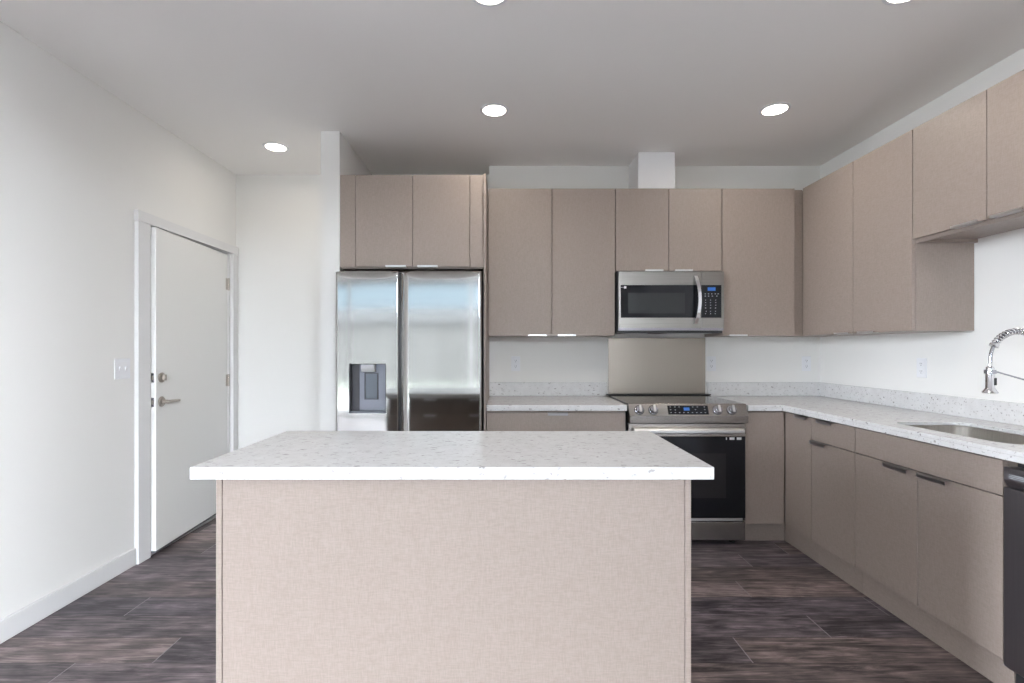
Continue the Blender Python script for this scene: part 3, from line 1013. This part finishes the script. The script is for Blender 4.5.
# ================================================================== microwave
def microwave():
    X0, X1, F, Z0, Z1 = 0.806, 1.550, 3.530, 1.426, 1.824
    m = thing('microwave', 'stainless over-the-range microwave hung between the wall cabinets', 'microwave', (1.18, 3.7, 1.39))
    obj('body', bx(X0 - 0.006, X1 + 0.001, F + 0.032, YK - .001, 1.392, 1.830), M_black, m, label='black microwave casing')
    # door frame: top band, bottom band, left stile, with black window set in
    XD = 1.388
    wx0, wx1, wz0, wz1 = X0 + 0.014, 1.372, 1.497, 1.729
    bm = B()
    box(bm, X0, XD, F, F + 0.030, wz1, Z1); box(bm, X0, XD, F, F + 0.030, Z0, wz0)
    box(bm, X0, wx0, F, F + 0.030, wz0, wz1); box(bm, wx1, XD, F + .002, F + 0.030, wz0, wz1)
    d = obj('door', bm, M_mwsteel, m)
    obj('door_glass', bx(wx0 + .0003, wx1 - .0003, F + 0.0015, F + 0.028, wz0 + .0003, wz1 - .0003), M_blackglass, d, label='black glass of the microwave door')
    obj('window_screen', bx(X0 + 0.068, 1.275, F + 0.0008, F + 0.0014, 1.528, 1.673), M_mwin, d, label='dark grey mesh window of the microwave door')
    obj('sticker', bx(X0 + 0.038, X0 + 0.054, F + 0.0006, F + 0.0013, 1.704, 1.720), M_sticker, d, label='small white tag on the microwave door glass')
    obj('sticker', bx(X0 + 0.016, X0 + 0.0375, F + 0.0006, F + 0.0013, 1.7105, 1.7135), M_mark, d)
    # control side
    cb = B()
    box(cb, XD + .002, X1, F, F + 0.030, wz1, Z1); box(cb, XD + .002, X1, F, F + 0.030, Z0, wz0)
    box(cb, X1 - 0.018, X1, F, F + 0.030, wz0, wz1)
    obj('control_frame', cb, M_mwsteel, m)
    cp = obj('control_panel', bx(XD + .002, X1 - 0.0185, F + 0.0015, F + 0.028, wz0 + .0003, wz1 - .0003), M_blackglass, m, label='black glass keypad panel with blue clock')
    obj('display', bx(1.435, 1.490, F + 0.0005, F + 0.0013, 1.688, 1.712), M_blue, cp, label='blue lit clock display')
    rows = [(1.666, [1.418, 1.441, 1.464, 1.489, 1.509]), (1.650, [1.418, 1.441, 1.468, 1.499]), (1.622, [1.420, 1.455, 1.492]), (1.604, [1.420, 1.455, 1.492]), (1.586, [1.420, 1.455, 1.492]),
            (1.566, [1.420, 1.455, 1.490]), (1.543, [1.425, 1.455, 1.490]), (1.526, [1.420, 1.455, 1.488])]
    for z, xs in rows:
        for x in xs:
            s = 0.0040 if z > 1.64 or z == 1.566 else 0.0027
            obj('button', bx(x - s, x + s, F + 0.0009, F + 0.0013, z - 0.0024, z + 0.0024), M_mark, cp)
    # bowed handle
    pts = []
    for i in range(17):
        u = i / 16
        pts.append((1.347 + 0.014 * math.sin(math.pi * u), F - 0.006 - 0.040 * math.sin(math.pi * u) ** 0.7, 1.452 + (1.792 - 1.452) * u))
    hb = B()
    prev = None
    for x, y, z in pts:
        hw, ht = 0.014, 0.006
        ring = [hb.verts.new((x - hw, y + ht, z)), hb.verts.new((x - hw * .8, y - ht, z)), hb.verts.new((x + hw * .8, y - ht, z)), hb.verts.new((x + hw, y + ht, z))]
        if prev:
            for k in range(4): hb.faces.new((prev[k], prev[(k + 1) % 4], ring[(k + 1) % 4], ring[k]))
        else: hb.faces.new(ring[::-1])
        prev = ring
    hb.faces.new(prev)
    for z in (1.466, 1.778):
        box(hb, 1.340, 1.356, F - 0.016, F + .0, z - 0.008, z + 0.008)
    obj('handle', hb, M_chrome, m, smooth=True, label='bowed chrome microwave handle')
    obj('bottom_trim', bx(X0, X1, F + 0.004, F + 0.031, 1.408, Z0 - .002), M_darksteel, m)
    v = B()
    for i in range(9): box(v, 0.86 + i * 0.02, 0.872 + i * 0.02, 3.60, 3.80, 1.388, 1.3915)
    obj('vent_grille', v, M_lgrey, m)
    obj('light_cover', bx(1.18, 1.50, 3.62, 3.80, 1.3885, 1.3915), M_lgrey, m, label='pale cooktop light cover under the microwave')


microwave()

tag(obj('splash_panel', bx(0.806, 1.560, YK - 0.006, YK - .001, 0.924, 1.363), M_panel, bevel=0.001),
    'brushed steel splash panel on the wall behind the range', 'splash panel')

# ================================================================== range
def stove():
    X0, X1, F = 0.801, 1.565, 3.240
    r = thing('range', 'stainless slide-in electric range with black oven door and front knobs', 'stove', (1.183, 3.5, 0))
    obj('body', bx(X0 + .003, X1 - .003, F + 0.045, YK - 0.03, 0.035, 0.9130), M_dark, r, label='dark sides of the range')
    obj('cooktop', bx(0.8, 1.566, 3.262, YK - 0.0225, 0.9155, 0.9225), M_hob, r, bevel=0.002, label='black ceramic glass cooktop')
    obj('rear_trim', bx(0.785, 1.580, YK - 0.066, YK - 0.0225, 0.9228, 0.931), M_black, r, bevel=0.002)
    # slanted control fascia
    prof = [(3.262, 0.9225), (3.238, 0.9215), (3.203, 0.846), (3.206, 0.800), (3.285, 0.800), (3.285, 0.9135), (3.262, 0.9135)]
    cpn = obj('control_fascia', prism_x(B(), prof, X0 + .001, X1 - .001), M_steel, r, bevel=0.003)
    a, b = Vector((0, 3.238, 0.9215)), Vector((0, 3.203, 0.846))
    dv = (b - a).normalized(); nv = Vector((0, dv.z, -dv.y)); nv = nv if nv.y < 0 else -nv

    def P(x, s, out):
        p = a + dv * s + nv * out
        return Vector((x, p.y, p.z))
    def plate(bm, x0, x1, s0, s1, o0, o1):
        vs = [bm.verts.new(P(x, s, o)) for o in (o0, o1) for x, s in ((x0, s0), (x1, s0), (x1, s1), (x0, s1))]
        for q in ((0, 1, 2, 3), (7, 6, 5, 4), (0, 4, 5, 1), (1, 5, 6, 2), (2, 6, 7, 3), (3, 7, 4, 0)):
            bm.faces.new([vs[i] for i in q])
    g = B(); plate(g, 1.052, 1.312, 0.012, 0.072, 0.0002, 0.0012)
    dp = obj('display_panel', g, M_blackglass, cpn, label='black touch panel with blue clock')
    g = B(); plate(g, 1.155, 1.192, 0.026, 0.046, 0.0013, 0.0017)
    obj('display', g, M_blue, dp, label='blue lit clock display') if False else obj('clock', g, M_blue, cpn, label='blue lit clock digits')
    for x, s in [(1.07, .022), (1.10, .022), (1.127, .022), (1.07, .040), (1.10, .042), (1.215, .022), (1.245, .022), (1.29, .022), (1.23, .040), (1.29, .040)] + [(1.07 + i * .0275, .060) for i in range(9)]:
        g = B(); plate(g, x - .004, x + .004, s - .0016, s + .0016, 0.0013, 0.0016)
        obj('button', g, M_mark, cpn)
    for x in (0.868, 0.958, 1.372, 1.462):
        base = P(x, 0.042, 0.0005)
        kb = lathe(B(), base, nv, [(0, 0.027), (0.004, 0.027), (0.006, 0.0235), (0.026, 0.0215), (0.028, 0.019), (0.028, 0.0)], 32)
        k = obj('knob', kb, M_chromed, cpn, smooth=True)
        kr = obj('knob_ring', lathe(B(), P(x, 0.042, 0.0001), nv, [(0, 0.0315), (0.003, 0.0315), (0.0038, 0.0275), (0, 0.0275), (0, 0.0315)], 32), M_black, cpn)
        g = B(); plate(g, x - 0.0065, x + 0.0065, 0.042 - 0.0225, 0.042 + 0.0225, 0.0290, 0.040)
        obj('knob_grip', g, M_alu, k if False else cpn, bevel=0.002)
    # oven door
    dz0, dz1 = 0.163, 0.793
    dx0, dx1 = X0 + .003, X1 - .003
    obj('oven_door', bx(dx0, dx1, F + .012, F + 0.044, dz0, dz1), M_black, r, label='black oven door')
    od = obj('door_top_band', bx(dx0, dx1, F, F + 0.0115, 0.708, dz1), M_steel, r, bevel=0.002)
    gl = obj('oven_glass', bx(dx0, dx1, F, F + 0.0115, 0.180, 0.7075), M_blackglass, r, bevel=0.002, label='black glass front of the oven door')
    obj('oven_window', bx(X0 + 0.13, X1 - 0.13, F - .0006, F - .0001, 0.31, 0.60), M_ovenin, gl)
    obj('door_bottom_strip', bx(dx0, dx1 - 0.02, F - .002, F + 0.0115, 0.163, 0.1795), M_alu, r, label='bright steel strip at the oven door bottom')
    hb = B()
    prism_x(hb, [(F - 0.050, 0.738), (F - 0.044, 0.732), (F - 0.030, 0.732), (F - 0.026, 0.740), (F - 0.026, 0.758), (F - 0.040, 0.768), (F - 0.050, 0.756)], X0 + 0.03, X1 - 0.03)
    for x in (X0 + 0.05, X1 - 0.05):
        box(hb, x - 0.012, x + 0.012, F - 0.026, F - .0001, 0.740, 0.757)
    obj('handle', hb, M_alu, r, bevel=0.002, label='steel bar handle of the oven')
    st = B()
    for x0, x1 in ((1.435, 1.441), (1.458, 1.490), (1.505, 1.535)):
        box(st, x0, x1, F - .0006, F - .0001, 0.688, 0.704)
    obj('sticker', st, M_sticker, gl, label='small white stickers on the oven glass')
    obj('storage_drawer', bx(dx0, dx1, F + .002, F + 0.044, 0.036, 0.155), M_steel, r, bevel=0.003)
    for x in (X0 + 0.06, X1 - 0.06):
        obj('foot', lathe(B(), (x, F + 0.07, 0.0005), (0, 0, 1), [(0, 0.018), (0.01, 0.018), (0.012, 0.008), (0.0345, 0.008)], 16), M_black, r)


stove()

# ================================================================== dishwasher
def dishwasher():
    Y0, Y1, F = 1.222, 1.828, 1.822
    d = thing('dishwasher', 'dark stainless dishwasher at the near end of the right run', 'dishwasher', (2.1, 1.52, 0))
    obj('body', bx(F + 0.05, RX - 0.03, Y0 + .005, Y1 - .005, 0.02, 0.858), M_black, d)
    dn = obj('door', bx(F, F + 0.049, Y0, Y1 - .002, 0.12, 0.772), M_darksteel, d, bevel=0.002)
    prof = [(F + 0.049, 0.775), (F + 0.012, 0.775), (F + 0.004, 0.790), (F, 0.800), (F, 0.846), (F + 0.049, 0.846)]
    tp = obj('control_strip', prism_y(B(), prof, Y0, Y1 - .002), M_darksteel, d, bevel=0.002)
    v = B()
    for i in range(3):
        box(v, F - .0006, F - .0001, Y1 - 0.125, Y1 - 0.022, 0.820 - i * 0.006, 0.8225 - i * 0.006)
    obj('vent_marks', v, M_mark, tp)
    obj('toe_kick', bx(F + 0.045, F + 0.06 - .011, Y0, Y1 - .003, 0.005, 0.115), M_black, d)


dishwasher()

# ================================================================== island
def island():
    c = thing('island', 'taupe linen-fronted kitchen island in the foreground', 'kitchen island', (-0.16, 1.9, 0))
    x0, x1, y0, y1 = -0.897, 0.580, 1.556, 2.150
    obj('end_panel', bx(x0, x0 + 0.018, y0 - .002, y1, 0.002, CT0 - .0005), M_lam, c, bevel=0.001)
    obj('end_panel', bx(x1 - 0.018, x1, y0 - .002, y1, 0.002, CT0 - .0005), M_lam, c, bevel=0.001)
    obj('front_panel', bx(x0 + 0.0195, x1 - 0.0195, y0, y0 + 0.018, 0.002, CT0 - .0005), M_lam, c, bevel=0.0005)
    obj('body', bx(x0 + 0.019, x1 - 0.019, y0 + 0.019, y1 - 0.021, 0.125, CT0 - .001), M_lam, c)
    obj('toe_kick', bx(x0 + 0.019, x1 - 0.019, y1 - 0.075, y1 - 0.060, 0.001, 0.124), M_lam, c)
    n = 3
    w_ = (x1 - x0 - 0.038) / n
    for i in range(n):
        a = x0 + 0.019 + w_ * i
        for nm, za, zb in (('drawer', 0.737, 0.862), ('door', 0.137, 0.733)):
            dd = obj(nm, bx(a + .002, a + w_ - .002, y1 - 0.020, y1 - 0.001, za, zb), M_lam, c, bevel=0.001)
            hb = prism_x(B(), [(y1 - 0.018, zb + .0004), (y1 - 0.018, zb + .0026), (y1 + 0.022, zb + .0026), (y1 + 0.022, zb - 0.010), (y1 + 0.0195, zb - 0.010), (y1 + 0.0195, zb + .0004)], a + w_ / 2 - .065, a + w_ / 2 + .065)
            obj('handle', hb, M_alu, dd)
    tag(obj('island_worktop', bx(-0.960, 0.640, 1.524, 2.203, CT0, CT1), M_quartz, bevel=0.002),
        'thick white speckled quartz slab lying on the kitchen island', 'worktop')


island()

# ================================================================== small wall fittings
def outlet(x, z, label):
    o = thing('power_outlet', label, 'power outlet', (x, YK, z), 'power outlets above the worktop')
    obj('cover_plate', bx(x - 0.035, x + 0.035, YK - 0.006, YK - .0005, z - 0.057, z + 0.057), M_whitep, o, bevel=0.002)
    for dz in (-0.022, 0.022):
        s = obj('socket', lathe(B(), (x, YK - 0.0062, z + dz), (0, -1, 0), [(0, 0.0165), (0.0015, 0.016), (0.0015, 0)], 20), M_whitep, o)
        sl = B()
        for ddx in (-0.006, 0.006): box(sl, x + ddx - .001, x + ddx + .001, YK - 0.0084, YK - 0.0078, z + dz - .001, z + dz + .008)
        box(sl, x - .0022, x + .0022, YK - 0.0084, YK - 0.0078, z + dz - .010, z + dz - .006)
        obj('slots', sl, M_dark, s)
    return o


outlet(0.087, 1.163, 'white double outlet on the wall under the left wall cabinet')
outlet(1.607, 1.163, 'white double outlet on the wall just right of the steel splash panel')
outlet(2.345, 1.163, 'white double outlet on the back wall close to the right corner')
o = outlet(0.0, 0.0, 'white double outlet on the right wall between corner and sink')
o.location = (RX, 2.938, 1.165); o.rotation_euler = (0, 0, -math.pi / 2)

s = thing('light_switch', 'white double toggle light switch on the left wall beside the door', 'light switch', (LX, 2.861, 1.163))
obj('cover_plate', bx(LX + .0005, LX + 0.006, 2.861 - 0.058, 2.861 + 0.058, 1.105, 1.221), M_whitep, s, bevel=0.002)
for dy in (-0.023, 0.023):
    obj('toggle', prism_y(B(), [(LX + 0.0062, 1.151), (LX + 0.0062, 1.175), (LX + 0.014, 1.178), (LX + 0.014, 1.170)], 2.861 + dy - 0.005, 2.861 + dy + 0.005), M_whitep, s)

# ================================================================== ceiling downlights
def downlight():
    d = thing('ceiling_light', 'x', 'ceiling light', (0, 0, 0), 'recessed ceiling lights')
    obj('trim_ring', lathe(B(), (0, 0, -0.0005), (0, 0, -1), [(0, 0.0675), (0, 0.086), (0.003, 0.084), (0.006, 0.074), (0.004, 0.0675), (0, 0.0675)], 40), M_whitep, d, smooth=True)
    obj('diffuser', lathe(B(), (0, 0, -0.0008), (0, 0, -1), [(0, 0.0), (0, 0.0668), (0.003, 0.0660), (0.004, 0.0)], 40), M_lamp, d, smooth=True)
    return d


spots = [(-0.060, 2.98, 'round recessed ceiling light in front of the refrigerator cabinet top'),
         (1.606, 2.97, 'round recessed ceiling light in front of the range and corner cabinets'),
         (-1.611, 3.523, 'round recessed ceiling light over the entry by the door'),
         (-0.060, 1.995, 'round recessed ceiling light cut by the top edge, above the island'),
         (1.603, 1.985, 'round recessed ceiling light cut by the top edge at far right')]
proto = downlight()
kids = list(proto.children)
for i, (x, y, lab) in enumerate(spots):
    if i == 0:
        r = proto
    else:
        r = proto.copy(); COL.objects.link(r)
        for k in kids:
            kk = k.copy(); COL.objects.link(kk); kk.parent = r
    r.location = (x, y, CEIL)
    r['label'] = lab
    # the light the lamp gives off, shining downwards
    L_ = bpy.data.lights.new('downlight', 'AREA'); L_.shape = 'DISK'; L_.size = 0.13
    L_.energy = 1.5 if x < -1 else 3.8; L_.color = (1.0, 0.93, 0.82); L_.spread = math.radians(175)
    lo = bpy.data.objects.new('downlight_beam', L_); lo.location = (x, y, CEIL - 0.008)
    COL.objects.link(lo)
